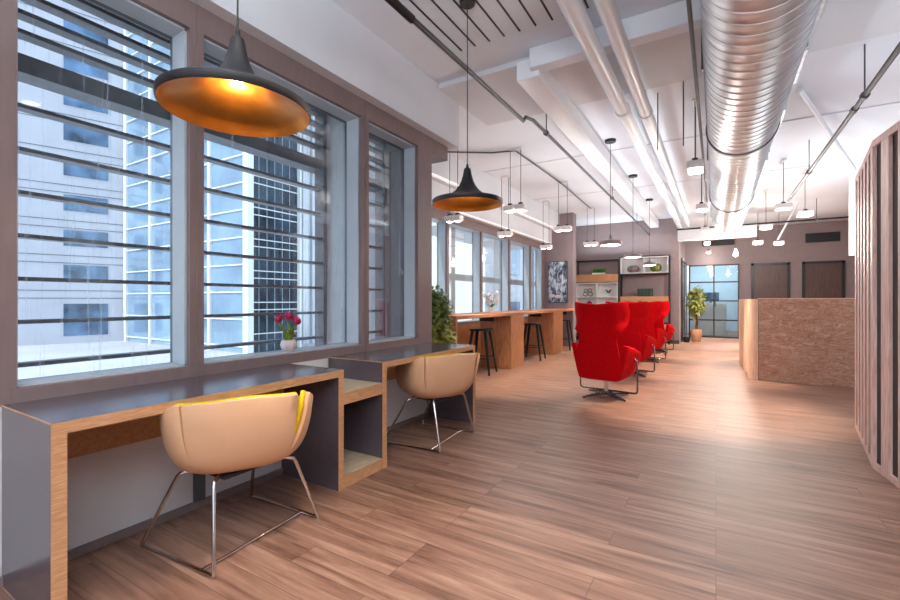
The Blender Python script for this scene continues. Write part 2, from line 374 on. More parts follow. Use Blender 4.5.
# back walls
struct(MB().box(-4.12, -3.14, 11.3, 11.6, 0, ZC).build('wall_painting_pier', M['wallgrey'], smooth=False), 'mauve grey pier carrying the abstract painting', 'wall')
struct(MB().box(-4.12, -3.9, 11.6, 13.5, 0, ZC).build('wall_alcove', M['wallgrey'], smooth=False), 'side of the shelving alcove', 'wall')
struct(MB().box(-4.12, -.86, 13.5, 16.6, 0, ZC).build('wall_shelving', M['wallgrey'], smooth=False), 'mauve grey wall behind the display shelving', 'wall')
struct(MB().box(-3.9, -.86, 13.48, 13.5, 0, .1).build('baseboard_shelving', M['darkinner'], smooth=False), 'dark skirting of the shelving wall', 'baseboard')
b = MB(); b.box(.62, XR, YB, YB+.2, 0, ZC); b.box(-.86, .62, YB, YB+.2, 2.33, ZC)
struct(b.build('wall_back', M['wallgrey'], smooth=False), 'mauve grey back wall with two dark doors', 'wall')
b = MB(); b.box(XR, XR+.2, YR, 3.0, .5, 3.1); b.box(XR, XR+.2, YR, 9.0, 0, .5); b.box(XR, XR+.2, YR, 9.0, 3.1, ZC); b.box(XR, XR+.2, 9.0, 20, 0, ZC)  # unseen openings added in this wall as a daylight source
for y in (3.0, 5.8, 8.8): b.box(XR, XR+.2, y, y+.2, .5, 3.1)
struct(b.build('wall_right', M['wallgrey'], smooth=False), 'right side wall behind the timber pod', 'wall')
# wall behind the camera with wide unseen openings added to let daylight in
b = MB(); b.box(-2.8, XR, YR-.2, YR, 0, 1.3); b.box(-2.8, XR, YR-.2, YR, 3.1, ZC)
for x in (-2.8, -.5, 1.7, XR-.2): b.box(x, x+.2, YR-.2, YR, 1.3, 3.1)
struct(b.build('wall_front', M['wallgrey'], smooth=False), 'wall behind the camera with wide openings added for daylight', 'wall')

# ceiling beams, slots and trunking
struct(MB().box(-1.43, XR, 3.73, 3.86, 3.27, ZC).build('trim_18', M['ceil'], smooth=False, bevel=.01), 'white beam crossing the near ceiling', 'beam')
struct(MB().box(-2.47, XR, 3.86, 5.0, 3.40, ZC).build('trim_19', M['bulk'], smooth=False), 'shallow grey downstand behind the near beam', 'beam')
struct(MB().box(-1.58, -1.36, 3.80, 13.5, 3.22, 3.40).build('trim_20', M['pipe'], smooth=False, bevel=.01), 'long white rectangular trunking along the ceiling', 'trunking')
b = MB()
for k in range(12): b.box(-1.97+.14*k, -1.955+.14*k, -1.0, 3.45, ZC-.004, ZC)
struct(b.build('trim_21', M['darkmetal'], smooth=False), 'dark slots cut along the near ceiling', 'ceiling slot')
struct(MB().box(-.86, .85, 12.95, 13.25, 2.76, 3.08).build('trim_22', M['bulk'], smooth=False, bevel=.01), 'grey boxed beam crossing near the glass doors', 'beam')
b = MB()
for y in (6.9, 9.4): b.box(-3.5, XR, y, y+.02, ZC-.012, ZC)
struct(b.build('trim_23', M['bulk'], smooth=False), 'fine seams across the ceiling', 'seam')
struct(MB().box(1.97, 2.12, 9.95, 10.1, 1.97, ZC).build('trim_24', M['white'], smooth=False), 'white boxed drop from the ceiling behind the timber pod', 'casing')

# back doors and glazed partition
for k, (x0, x1) in enumerate(((.924,1.88),(2.16,3.11))):
    b = MB(); b.box(x0, x0+.07, YB-.05, YB, 0, 2.32); b.box(x1-.07, x1, YB-.05, YB, 0, 2.32); b.box(x0, x1, YB-.05, YB, 2.25, 2.32)
    d = struct(b.build('door_%d' % (k+1), M['black'], smooth=False), ('dark veneer door left of the pair above the reception desk','dark veneer door nearest the timber pod')[k], 'door')
    MB().box(x0+.07, x1-.07, YB-.025, YB, .01, 2.25).build('door_leaf', M['doorwood'], d, smooth=False)
    MB().tube([(x0+.14, YB-.03, 1.02), (x0+.14, YB-.08, 1.02), (x0+.26, YB-.08, 1.02)], .011).build('handle', M['chrome'], d)
b = MB()
for x in (-.74, -.055, .60): b.box(x-.018, x+.018, YB-.05, YB+.01, 0, 2.33)
for z in (.02, .56, 1.17, 1.77, 2.31): b.box(-.74, .60, YB-.05, YB+.01, z-.02, z+.02)
d = struct(b.build('door_3', M['black'], smooth=False), 'black framed glass double door at the end of the room', 'door')
for x0, x1 in ((-.72,-.07),(-.04,.58)): MB().box(x0, x1, YB-.024, YB-.014, .03, 2.30).build('pane', M['glass2'], d, smooth=False)
MB().tube([(-.02,YB-.06,1.0),(-.02,YB-.10,1.0),(-.02,YB-.10,1.45),(-.02,YB-.06,1.45)], .012).build('handle', M['darkmetal'], d)
b = MB()
for y in (14.35, 15.35, 16.3): b.box(-.86, -.82, y-.03, y+.03, 0, 2.4)
b.box(-.86, -.82, 14.35, 16.3, 2.36, 2.42); b.box(-.86,-.82,14.35,16.3,0,.05)
d = struct(b.build('door_4', M['black'], smooth=False), 'black framed glass side door behind the potted tree', 'door')
MB().box(-.85, -.84, 14.38, 16.27, .05, 2.36).build('pane', plain('frosted_side_pane', srgb(170,184,194), .15, var=.05), d, smooth=False)
# office beyond the glass doors
struct(MB().box(-.95, -.86, 16.6, 20, 0, ZC).build('wall_office', M['white'], smooth=False), 'white side wall of the office beyond the glass doors', 'wall')
struct(MB().box(-.95, XR, 20.0, 20.1, 0, ZC).build('wall_office_end', plain('pale_blue_wall', srgb(205,222,234), .7, var=.02), smooth=False), 'pale end wall of the office beyond the glass doors', 'wall')
c = thing('storage_cabinet', 'pale low storage cabinet seen behind the glass doors', 'cabinet', (-.1, 17.6, 0))
MB().box(-.62, .40, -.2, .2, 0, 1.10).build('carcass', M['white'], c, bevel=.005)
for x0, x1 in ((-.61,-.13),(-.12,.39)): MB().box(x0, x1, -.215, -.2, .03, 1.08).build('door', M['acrylic'], c, smooth=False)
c = thing('office_screen', 'dark monitor standing on the pale cabinet behind glass', 'monitor', (-.15, 17.6, 1.10))
MB().box(-.24, .24, -.02, .02, .08, .36).build('screen', M['extglass'], c, bevel=.004)
MB().box(-.1, .1, -.07, .07, 0, .012).box(-.02,.02,0,.03,.01,.14).build('stand', M['darkmetal'], c, smooth=False)
for k, (x0, x1, z0, z1, y, lab) in enumerate(((.15,.92,3.0,3.13,15.9,'black slot diffuser above the glass doors'),(2.24,3.01,2.87,3.14,YB-.03,'black slot diffuser above the dark doors'))):
    if k == 0: x0, x1, z0, z1, y = -.38, .50, 2.93, 3.10, YB-.03
    v = thing('air_vent', lab, 'vent', ((x0+x1)/2, YB, (z0+z1)/2), group='black slot diffusers on the back wall')
    w, h = (x1-x0)/2, (z1-z0)/2
    MB().box(-w, w, -.03, 0, -h, h).build('grille_box', M['black'], v, smooth=False)
    b = MB()
    for q in range(4): b.box(-w+.02, w-.02, -.045, -.03, -h+.03+q*(2*h-.06)/3-.008, -h+.03+q*(2*h-.06)/3+.008)
    b.build('slat', M['darkmetal'], v, smooth=False)

# ------------------------------------------------------------------ desks
def make_desk(name, label, y0, y1, ztop=.758, x0=-2.568, x1=-2.027, t=.043):
    r = thing(name, label, 'desk', (x1, y0, 0)); L = y1-y0; d = x1-x0
    e = .004
    MB().box(-d, 0, 0, L, ztop-t, ztop).build('desktop', M['laminate'], r, smooth=False)
    for a, bb in ((0, t), (L-t, L)):
        pn = MB().box(-d, 0, a, bb, 0, ztop-t).build('side_panel', M['laminate'], r, smooth=False)
        MB().box(-.001, e, a, bb, 0, ztop-t).build('edge_band', M['ply'], pn, smooth=False)
    b = MB().box(-.001, e, 0, L, ztop-t, ztop)
    b.build('edge_band', M['ply'], r, smooth=False)
    b = MB(); b.box(-d, .004, -.003, 0, ztop-.004, ztop+.001); b.box(0, .004, -.003, 0, 0, ztop)
    b.build('edge_strip', M['ply'], r, smooth=False)
    MB().box(-d, -d+.025, t, L-t, .47, ztop-t).build('modesty_rail', M['boxwood'], r, smooth=False)
    return r
make_desk('desk', 'dark laminate desk with plywood edge nearest the camera', .608, 2.043)
make_desk('desk', 'dark laminate desk with plywood edge beyond the low shelf unit', 2.428, 3.83)
s = thing('shelf_unit', 'low open shelf unit bridging the two window desks', 'shelf', (-2.03, 2.043, 0))
L = .385
for z0, z1, nm in ((.533,.61,'shelf'),(0,.075,'base_shelf')):
    p_ = MB().box(-.525, 0, 0, L, z0, z1).build(nm, M['shelf'], s, smooth=False)
    MB().box(-.001, .003, 0, L, z0, z1).build('edge_band', M['ply'], p_, smooth=False)
MB().box(-.525, -.505, 0, L, .075, .533).build('back_panel', M['laminate'], s, smooth=False)

# ------------------------------------------------------------------ tub chairs
def tub_pt(phi, v, off=0.0, rim=0.0):
    a, bb = .285-off, .345-off
    zb = .385+off
    ap = abs(math.degrees(phi))
    def lerp(x, P):
        for (x0, y0), (x1, y1) in zip(P, P[1:]):
            if x <= x1:
                t = (x-x0)/(x1-x0); t = t*t*(3-2*t); return y0+(y1-y0)*t
        return P[-1][1]
    h = lerp(ap, [(0,.765),(46,.752),(64,.703),(95,.675),(125,.61),(155,.50),(180,.47)])+rim
    t = v*PI/2
    rho = .12+.88*math.sin(t)**.52; zz = 1-math.cos(t)**.62
    z = zb+(h-zb)*zz
    c, s_ = math.cos(phi), math.sin(phi)
    n = 3.1
    q = (abs(c)**n+abs(s_)**n)**(-1/n)
    k = (z-.385)/.38
    x = a*q*c*rho*(.89+.11*k) + .05*k*max(0,c); y = bb*q*s_*rho*(.90+.10*k)
    return Vector((x, y, z))
def tub_mesh(off, rim, slitw):
    S = math.radians(41); cols = []
    nb, nside = 14, 22
    cols += [(-PI+(PI-S)*i/nside, 0) for i in range(nside)]
    cols += [(-S, -1), (-S, 1)]
    cols += [(-S+2*S*i/nb, 0) for i in range(1, nb)]
    cols += [(S, -1), (S, 1)]
    cols += [(S+(PI-S)*i/nside, 0) for i in range(1, nside+1)]
    NV = 14; b = MB()
    def fn(i, j):
        ph, sd = cols[i]; v = j/(NV-1)
        w = (slitw if ph > 0 else slitw*.12)*max(0, (v-.52)/.48)
        return tub_pt(ph+sd*w, v, off, rim)
    sl = [i for i in range(len(cols)-1) if cols[i][1] == -1 and cols[i+1][1] == 1]
    b.grid(fn, len(cols), NV, lambda i, j: False)
    bm = b.bm
    bm.verts.ensure_lookup_table()
    kill = []
    for f in bm.faces:
        ii = {v.index//NV for v in f.verts} if False else None
    bm.verts.index_update()
    for f in bm.faces:
        ci = {v.index//NV for v in f.verts}; cj = min(v.index % NV for v in f.verts)
        if len(ci) == 2 and min(ci) in sl and cj/(NV-1) >= .50: kill.append(f)
    bmesh.ops.delete(bm, geom=kill, context='FACES_ONLY')
    bmesh.ops.remove_doubles(bm, verts=bm.verts, dist=.0002)
    # cap the bottom
    ring = [e for e in bm.edges if len(e.link_faces) == 1 and max(v.co.z for v in e.verts) < .45+off]
    if ring: bmesh.ops.contextual_create(bm, geom=ring)
    return b
def make_tub(label, loc, rz, sw):
    r = thing('tub_chair', label, 'chair', loc, rz, 'tub chairs at the window desks')
    o = tub_mesh(0, 0, .11).build('outer_shell', M['beige'], r, solid=.018, off=-1, bevel=.004, angle=60); o.rotation_euler = (0,0,sw)
    o = tub_mesh(.022, .006, .06).build('seat_lining', M['yellow'], r, solid=.014, off=-1, angle=60); o.rotation_euler = (0,0,sw)
    b = MB(); b.lathe([(0,0),(.19,0),(.20,.015),(.19,.03),(0,.03)], (-.02,0,.43), 28)
    o = b.build('seat_pad', M['yellow'], r); o.rotation_euler = (0,0,sw)
    feet = {'A':(-.34,-.29), 'B':(.20,-.25), 'C':(.18,.345), 'D':(-.37,.32)}
    tops = {'A':(-.13,-.22), 'B':(.10,-.19), 'C':(.16,.20), 'D':(-.16,.20)}
    R = .0095
    f = thing_frame = MB()
    for k in 'ABCD':
        fx, fy = feet[k]; tx, ty = tops[k]
        dx, dy = tx-fx, ty-fy
        cx_, cy_ = tx-(.0 if k in 'AD' else .0)*dx, ty
        ix, iy = tx*.35, ty*.35
        pts = [(fx, fy, R)]
        pts += [(fx+dx*.04, fy+dy*.04, .03), (fx+dx*.93, fy+dy*.93, .36), (tx, ty, .375), (tx*.85, ty*.85, .383), (ix, iy, .388)]
        MB().tube(pts, R, 10).build('leg', M['chrome'], r)
    def mixp(p, q, t): return (p[0]+(q[0]-p[0])*t, p[1]+(q[1]-p[1])*t, R)
    for p, q in (('A','B'),('D','C')):
        MB().tube([(*feet[p],R), mixp(feet[p],feet[q],.5), (*feet[q],R)], R*.9, 10).build('floor_rod', M['chrome'], r)
    p = mixp(feet['A'], feet['B'], .84); q = mixp(feet['D'], feet['C'], .78)
    MB().tube([p, ((p[0]+q[0])/2, (p[1]+q[1])/2, R), q], R*.9, 10).build('cross_rod', M['chrome'], r)
    MB().box(-.13,.13,-.16,.16,.376,.392).build('mount_plate', M['darkmetal'], r, bevel=.003)
    return r
tub = make_tub('beige tub chair with yellow lining at the desk nearest the camera', (-2.05, 1.345, 0), 0, -.48)
dup(tub, (-2.05, 3.16, 0), 'beige tub chair with yellow lining at the desk beyond the low shelf unit')

# ------------------------------------------------------------------ bell pendants
def bell(label, x, y, zrim, R=.285):
    r = thing('pendant_lamp', label, 'lamp', (x, y, zrim), 0, 'black bell pendants over the desks')
    prof = [(R*.985,0),(R,.005),(R,.030),(R*.97,.036),(R*.80,.048),(R*.62,.062),(R*.46,.082),(R*.34,.108),(R*.245,.142),(R*.175,.18),(R*.13,.22),(R*.105,.255),(R*.09,.272),(0,.275)]
    MB().lathe(prof, n=64).build('lamp_shade', M['lampblack'], r, angle=50)
    inn = [(R*.985,0),(R*.955,.010),(R*.93,.026),(R*.78,.040),(R*.60,.054),(R*.44,.074),(R*.32,.10),(R*.22,.135),(R*.15,.175),(0,.18)]
    MB().lathe(inn, n=64).build('shade_lining', M['gold'], r, angle=60)
    MB().lathe([(0,.10),(.014,.104),(.02,.118),(.018,.132),(.012,.15),(.010,.175),(0,.175)], n=20).build('bulb', M['ledw'], r)
    MB().lathe([(.022,.268),(.010,.285),(.008,.305),(0,.31)], n=16).build('cable_grip', M['darkmetal'], r)
    top = ZC-zrim
    MB().tube([(0,0,.30),(0,0,top*.7),(0,0,top-.01)], .0035, 8).build('cord', M['black'], r)
    MB().lathe([(0,top-.03),(.055,top-.03),(.06,top-.02),(.06,top),(0,top)], n=28).build('ceiling_rose', M['lampblack'], r)
    l = bpy.data.lights.new('bell_light', 'POINT'); l.energy = 5; l.color = (1,.72,.42); l.shadow_soft_size = .03
    o = bpy.data.objects.new('bell_light', l); COL.objects.link(o); o.parent = r; o.location = (0,0,.075)
    return r
bell('black bell pendant lamp with gold inside hanging over the nearest desk', -1.535, 1.0, 1.905, .262)
bell('black bell pendant lamp with gold inside hanging beyond the mauve pier', -1.60, 2.90, 1.915, .265)

# ------------------------------------------------------------------ disc pendants over the red chairs
def disc_pendant(label, x, y, z):
    r = thing('disc_pendant', label, 'lamp', (x, y, z), 0, 'disc pendants above the red chairs')
    MB().lathe([(.13,0),(.15,.004),(.155,.03),(.145,.055),(.06,.075),(.022,.085),(.018,.14),(0,.14)], n=40).build('lamp_shade', M['mauve'], r)
    MB().lathe([(0,.0),(.13,0.0),(.13,.012),(0,.012)], n=36).build('diffuser', M['led'], r)
    top = ZC-z
    l = bpy.data.lights.new('disc_ceiling_fill', 'SPOT'); l.energy = 34; l.color = (.86,.94,1); l.spot_size = math.radians(168); l.spot_blend = 1; l.shadow_soft_size = .12  # cool fill added on top of the pendant to brighten the ceiling
    o = bpy.data.objects.new('disc_ceiling_fill', l); COL.objects.link(o); o.parent = r; o.location = (0,0,.17); o.rotation_euler = (PI,0,0)
    MB().tube([(0,0,.13),(0,0,top/2),(0,0,top-.01)], .004, 8).build('cord', M['black'], r)
    MB().lathe([(0,top-.035),(.07,top-.035),(.075,top-.02),(.075,top),(0,top)], n=28).build('ceiling_rose', M['lampblack'], r)
disc_pendant('grey disc pendant lamp above the nearest red chair, largest of three', -1.27, 6.46, 1.97)
disc_pendant('grey disc pendant lamp in the middle of the three', -1.28, 8.5, 1.97)
disc_pendant('grey disc pendant lamp farthest of the three, before the white shelf boxes', -1.27, 10.7, 1.97)

# ------------------------------------------------------------------ twin spot fixtures
def spot_fixture(label, x, y, z, group, ztop=ZC, power=60, n=2, col=(1,.84,.68), size=.2, ang=62, rz=0):
    r = thing('spot_fixture', label, 'spotlight', (x, y, z), rz, group)
    w = size/2
    for k in range(n):
        cy = (k-(n-1)/2)*size*1.05
        hd = MB().box(-w, w, cy-w, cy+w, 0, .085).build('lamp_head', M['acrylic'], r, bevel=.014)
        MB().lathe([(0,-.004),(w*.66,-.004),(w*.66,.004),(0,.004)], (0,cy,0), 24).build('lens', M['led'], hd)
        MB().box(-.028, .028, cy-.028, cy+.028, .085, .12).build('cap', M['black'], r, bevel=.004)
        MB().tube([(0,cy,.11),(0,cy,(ztop-z)/2),(0,cy,ztop-z)], .005, 8).build('rod', M['conduit'], r)
    MB().box(-.03, .03, -w-.02, w+.02, ztop-z-.03, ztop-z).build('ceiling_plate', M['acrylic'], r, bevel=.004)
    l = bpy.data.lights.new('spot_light', 'SPOT'); l.energy = power; l.color = col; l.spot_size = math.radians(ang); l.spot_blend = .6; l.shadow_soft_size = .06
    o = bpy.data.objects.new('spot_light', l); COL.objects.link(o); o.parent = r; o.location = (0,0,-.03)
    if power >= 150:
        l = bpy.data.lights.new('head_fill', 'POINT'); l.energy = 15; l.color = (1,.93,.86); l.shadow_soft_size = .1  # omni fill added below the strong fixtures for pod, walls and ceiling
        o = bpy.data.objects.new('head_fill', l); COL.objects.link(o); o.parent = r; o.location = (0,0,-.16)
    return r
g1 = 'twin spotlights along the inner row by the bar'
spot_fixture('twin white spotlight hanging right of the second bell pendant', -2.55, 6.1, 2.52, g1, power=200, size=.16, rz=PI/2)
spot_fixture('twin white spotlight hanging before the painting wall, middle of the inner row', -2.50, 8.3, 2.52, g1, power=200, size=.16, rz=PI/2)
spot_fixture('white spotlight hanging near the shelving, last of the inner row', -2.60, 10.9, 2.52, g1, power=200, size=.16, rz=PI/2)
g2 = 'spotlights over the bar counter'
spot_fixture('warm spotlight just behind the second bell pendant, over the counter', -3.32, 5.6, 2.36, g2, 3.45, 60, 2, (1,.7,.42), .13, rz=PI/2)
spot_fixture('warm spotlight over the middle of the bar counter', -3.28, 7.36, 2.36, g2, 3.45, 60, 2, (1,.7,.42), .13, rz=PI/2)
spot_fixture('warm spotlight over the far end of the bar counter', -3.29, 9.65, 2.36, g2, 3.45, 60, 2, (1,.7,.42), .13, rz=PI/2)
g3 = 'white spotlights in the row beside the big duct'
for y, lb in ((5.7,'white spotlight beside the duct, nearest of its row'),(8.27,'white spotlight beside the duct, second of its row'),(10.9,'white spotlight beside the duct, third of its row'),(13.45,'white spotlight under the boxed beam, fourth of its row'),(15.9,'small white spotlight before the glass doors, last of its row')):
    spot_fixture(lb, -.2, y, 2.66, g3, power=400, n=1 if y > 13 else 2, size=.16, ztop=ZC)
spot_fixture('unseen white spotlight added above the nearest desk chair for warm light', -.98, 1.15, 2.72, g3, power=130, n=2, size=.16, ang=60)  # out of view, added to warm the chair back and floor
g4 = 'white spotlights above the reception desk'
for x, y, z, lb in ((.93,8.85,2.66,'large white spotlight right of the duct end, nearest of the reception cluster'),(1.33,9.77,2.66,'white spotlight above the reception desk, rightmost of the cluster'),(.88,11.1,2.66,'white spotlight left of the slanted rod above the reception'),(1.38,14.0,2.62,'white spotlight under the slanted rod, before the dark doors'),(.91,13.6,2.62,'white spotlight lowest left of the reception cluster')):
    spot_fixture(lb, x, y, z, g4, power=300, n=1, size=.22)
# unseen near ceiling spots of the same family, behind the camera line
b_ = thing('bulb_pendant', 'small white bulb pendant hanging before the glass doors', 'lamp', (.41, 12.7, 2.25))
MB().lathe([(0,0),(.035,.01),(.055,.05),(.045,.10),(.02,.15),(.018,.19),(0,.19)], n=20).build('bulb', M['led'], b_)
MB().tube([(0,0,.18),(0,0,.6),(0,0,1.2)], .004, 6).build('cord', M['conduit'], b_)
l = bpy.data.lights.new('bulb_light', 'POINT'); l.energy = 70; l.color = (1,.9,.8); l.shadow_soft_size = .06
o = bpy.data.objects.new('bulb_light', l); COL.objects.link(o); o.parent = b_; o.location = (0,0,-.06)

# ------------------------------------------------------------------ pipes and duct
d = thing('air_duct', 'big round spiral steel duct under the ceiling', 'duct', (.23, -1.0, 3.03))
R = .31; b = MB(); yL = 12.6
ny = 340; pr = []
pts_, rad_ = [], []
for i in range(105):
    for dy, dr in ((0,0),(.106,0),(.109,.005),(.116,.005)): pts_.append((0,i*.12+dy,0)); rad_.append(R+dr)
b.tube(pts_, rad_, 56)
b.build('spiral_tube', M['duct'], d, angle=40)
for y in (6.5, 10.0):
    b = MB(); b.tube([(0,y-.02,0),(0,y+.02,0)], R+.016, 56); b.build('joint_band', M['conduit'], d)
for y in (3.2, 4.6, 5.6, 6.8, 8.6):
    b = MB(); b.box(-.03,.24,-.03,.03,-.02,.05, Matrix.Translation((R*.93,y,R*.45)) @ Matrix.Rotation(.9,4,'Y') @ Matrix.Scale(1,4))
    b = MB(); b.box(R-.03, R+.05, y-.45, y+.15, .02, .14); b.build('side_register', M['duct'], d, bevel=.006)
b = MB()
for y in (2.5, 5.0, 7.6, 10.4, 12.2):
    for sx in (-1, 1): b.box(sx*(R+.012)-.008, sx*(R+.012)+.008, y-.02, y+.02, -.02, .42)
b.build('hanger_strap', M['conduit'], d, smooth=False)
b = MB(); b.tube([(-R-.06,.5,-.05),(-R-.06,6,-.02),(-R-.06,11,-.02)], .014, 8)
b.build('cable_conduit', M['conduit'], d)

def pipe(name, label, cat, pts, r, mat, group=None, hangers=()):
    o = thing(name, label, cat, pts[0], 0, group); o_ = Vector(pts[0])
    MB().tube([Vector(p)-o_ for p in pts], r, 16).build('tube', mat, o)
    for (x, y, z) in hangers:
        h = MB(); h.tube([(x,y,z),(x,y,(z+ZC)/2),(x,y,ZC)], .006, 6); h.tube([(x,y-.02,z),(x,y+.02,z)], r+.012, 16)
        for v in h.bm.verts: v.co -= o_
        h.build('hanger', M['conduit'] if mat is not M['pipe'] else M['pipe'], o)
    return o
def seg(x0, y0, z0, x1, y1, z1, n=8): return [(x0+(x1-x0)*i/n, y0+(y1-y0)*i/n, z0+(z1-z0)*i/n) for i in range(n+1)]
pipe('ceiling_pipe', 'thick white ceiling pipe, left one of the pair', 'pipe', seg(-.84,2.2,3.2,-.84,13.5,3.2), .068, M['pipe'], 'pair of thick white ceiling pipes', [(-.84,y,3.2) for y in (4.9,8.2,11.2)])
pipe('ceiling_pipe', 'thick white ceiling pipe, right one of the pair', 'pipe', seg(-.64,-1,3.2,-.64,13.5,3.2), .06, M['pipe'], 'pair of thick white ceiling pipes', [(-.64,y,3.2) for y in (5.1,8.4,11.4)])
pipe('conduit_pipe', 'dark conduit running along the ceiling on the left', 'pipe', [(-1.64,-1,2.97),(-1.64,1.0,2.97),(-1.63,4.1,2.97),(-1.63,4.16,3.03),(-1.6,4.3,3.04),(-1.6,9,3.04),(-1.6,13.48,3.04)], .018, M['conduit'], None, [(-1.64,1.75,2.97),(-1.6,4.7,3.04),(-1.6,8.3,3.04),(-1.6,11.2,3.04)])
b = MB(); o = [q for q in bpy.data.objects if q.name == 'conduit_pipe'][0]
b.tube([(0,2.9,0),(0,3.25,0)], .027, 12).build('coupling', M['darkmetal'], o)
pipe('sprinkler_pipe', 'dark sprinkler pipe running along the ceiling on the right', 'pipe', seg(1.12,-1,3.0,1.12,10.0,3.0), .022, M['conduit'], None, [(1.12,y,3.0) for y in (2.8,5.2,7.9)])
o = bpy.data.objects['sprinkler_pipe']
b = MB(); b.tube([(0,3.75,0),(0,4.05,0)], .034, 14); b.tube([(0,6.5,0),(0,6.58,0)], .03, 14); b.build('coupling', M['darkmetal'], o)
pipe('branch_pipe', 'white branch pipe slanting down to the timber pod', 'pipe', seg(.76,5.9,3.42,1.72,8.5,3.1), .026, M['pipe'])
pipe('cross_pipe', 'dark pipe crossing the room under the ceiling before the back wall', 'pipe', seg(-.85,12.5,2.98,XR,12.5,2.98), .02, M['darkmetal'], None, [(1.9,12.5,2.98),(3.2,12.5,2.98)])
pipe('slanted_rod', 'white slanted rod among the reception spotlights', 'rod', seg(1.63,12.9,3.45,1.25,12.9,2.62), .022, M['pipe'])
pipe('wall_conduit', 'thin grey conduit feeding the spotlights by the bar', 'pipe', [(-3.48,5.6,3.42),(-2.9,6.0,3.42),(-2.55,6.1,3.42),(-2.52,8.3,3.42),(-2.60,10.9,3.42)], .012, M['conduit'])
for (x, y, z0, lb) in ((-.54,5.25,2.83,'thin threaded rod hanging right of the white pipes'),(-.28,5.0,2.75,'thin threaded rod hanging left of the duct'),(1.42,5.0,2.58,'thin threaded rod hanging right of the sprinkler pipe'),(1.3,4.2,2.36,'long thin rod hanging down to the timber pod')):
    tag(MB().tube([(x,y,z0),(x,y,(z0+ZC)/2),(x,y,ZC)], .006, 6).build('threaded_rod', M['conduit']), lb, 'rod', 'threaded rods hanging from the ceiling')

# ------------------------------------------------------------------ bar counter
c = thing('bar_counter', 'long wooden bar counter under the far windows', 'counter', (-3.03, 5.17, 0))
MB().box(-.62, 0, 0, 6.12, .93, .98).build('countertop', M['countertop'], c, bevel=.004)
MB().box(-.62, -.002, 0, .05, 0, .93).build('end_panel', M['counterwood'], c, bevel=.003)
for a, bb in ((1.89,2.48),(4.23,4.90)):
    MB().box(-.60, -.002, a, bb, 0, .93).build('cabinet_block', M['counterwood'], c, bevel=.003)
for y in (1.5, 3.85, 5.7): MB().box(-.42, -.16, y, y+.05, .84, .93).build('support_bracket', M['darkmetal'], c, bevel=.003)

def make_stool(label, x, y, rz):
    r = thing('bar_stool', label, 'stool', (x, y, 0), rz, 'black metal bar stools at the counter')
    H = .73
    b = MB(); pts = []
    w = .16
    for (cx, cy, a0) in ((w-.05,w-.05,0),(-w+.05,w-.05,90),(-w+.05,-w+.05,180),(w-.05,-w+.05,270)):
        for k in range(6):
            a = math.radians(a0+18*k); pts.append((cx+.05*math.cos(a), cy+.05*math.sin(a)))
    b.prism(pts, H-.03, H).build('seat', M['black'], r, bevel=.008)
    for sx in (-1, 1):
        for sy in (-1, 1):
            b = MB(); t = Vector((sx*.13, sy*.13, H-.025)); f = Vector((sx*.215, sy*.215, 0))
            for (ox, oy) in ((0,1),(1,0)):
                wa, wb = .05, .028
                def q(p, w_): return [(p.x, p.y, p.z), (p.x-sx*w_*ox, p.y-sy*w_*oy, p.z), (p.x-sx*w_*ox-sx*.005*oy, p.y-sy*w_*oy-sy*.005*ox, p.z), (p.x-sx*.005*oy, p.y-sy*.005*ox, p.z)]
                A = [b.bm.verts.new(v) for v in q(f, wb)]; B = [b.bm.verts.new(v) for v in q(t, wa)]
                for k in range(4): b.bm.faces.new((A[k], A[(k+1)%4], B[(k+1)%4], B[k]))
                b.bm.faces.new(A[::-1]); b.bm.faces.new(B)
            b.build('leg', M['black'], r, smooth=False)
    z = .26; w = .185
    for p, q in (((w,w),(w,-w)),((w,-w),(-w,-w)),((-w,-w),(-w,w)),((-w,w),(w,w))):
        b = MB(); b.tube([(p[0],p[1],z),((p[0]+q[0])/2,(p[1]+q[1])/2,z),(q[0],q[1],z)], .008, 8); b.build('foot_rail', M['black'], r)
    return r
st = make_stool('black metal bar stool nearest, beside the second desk', -3.30, 6.45, .15)
dup(st, (-3.17, 8.5, 0), 'black metal bar stool in the middle bay of the counter', .1)
dup(st, (-3.17, 10.6, 0), 'black metal bar stool beside the first red chair, farthest of three', .05)

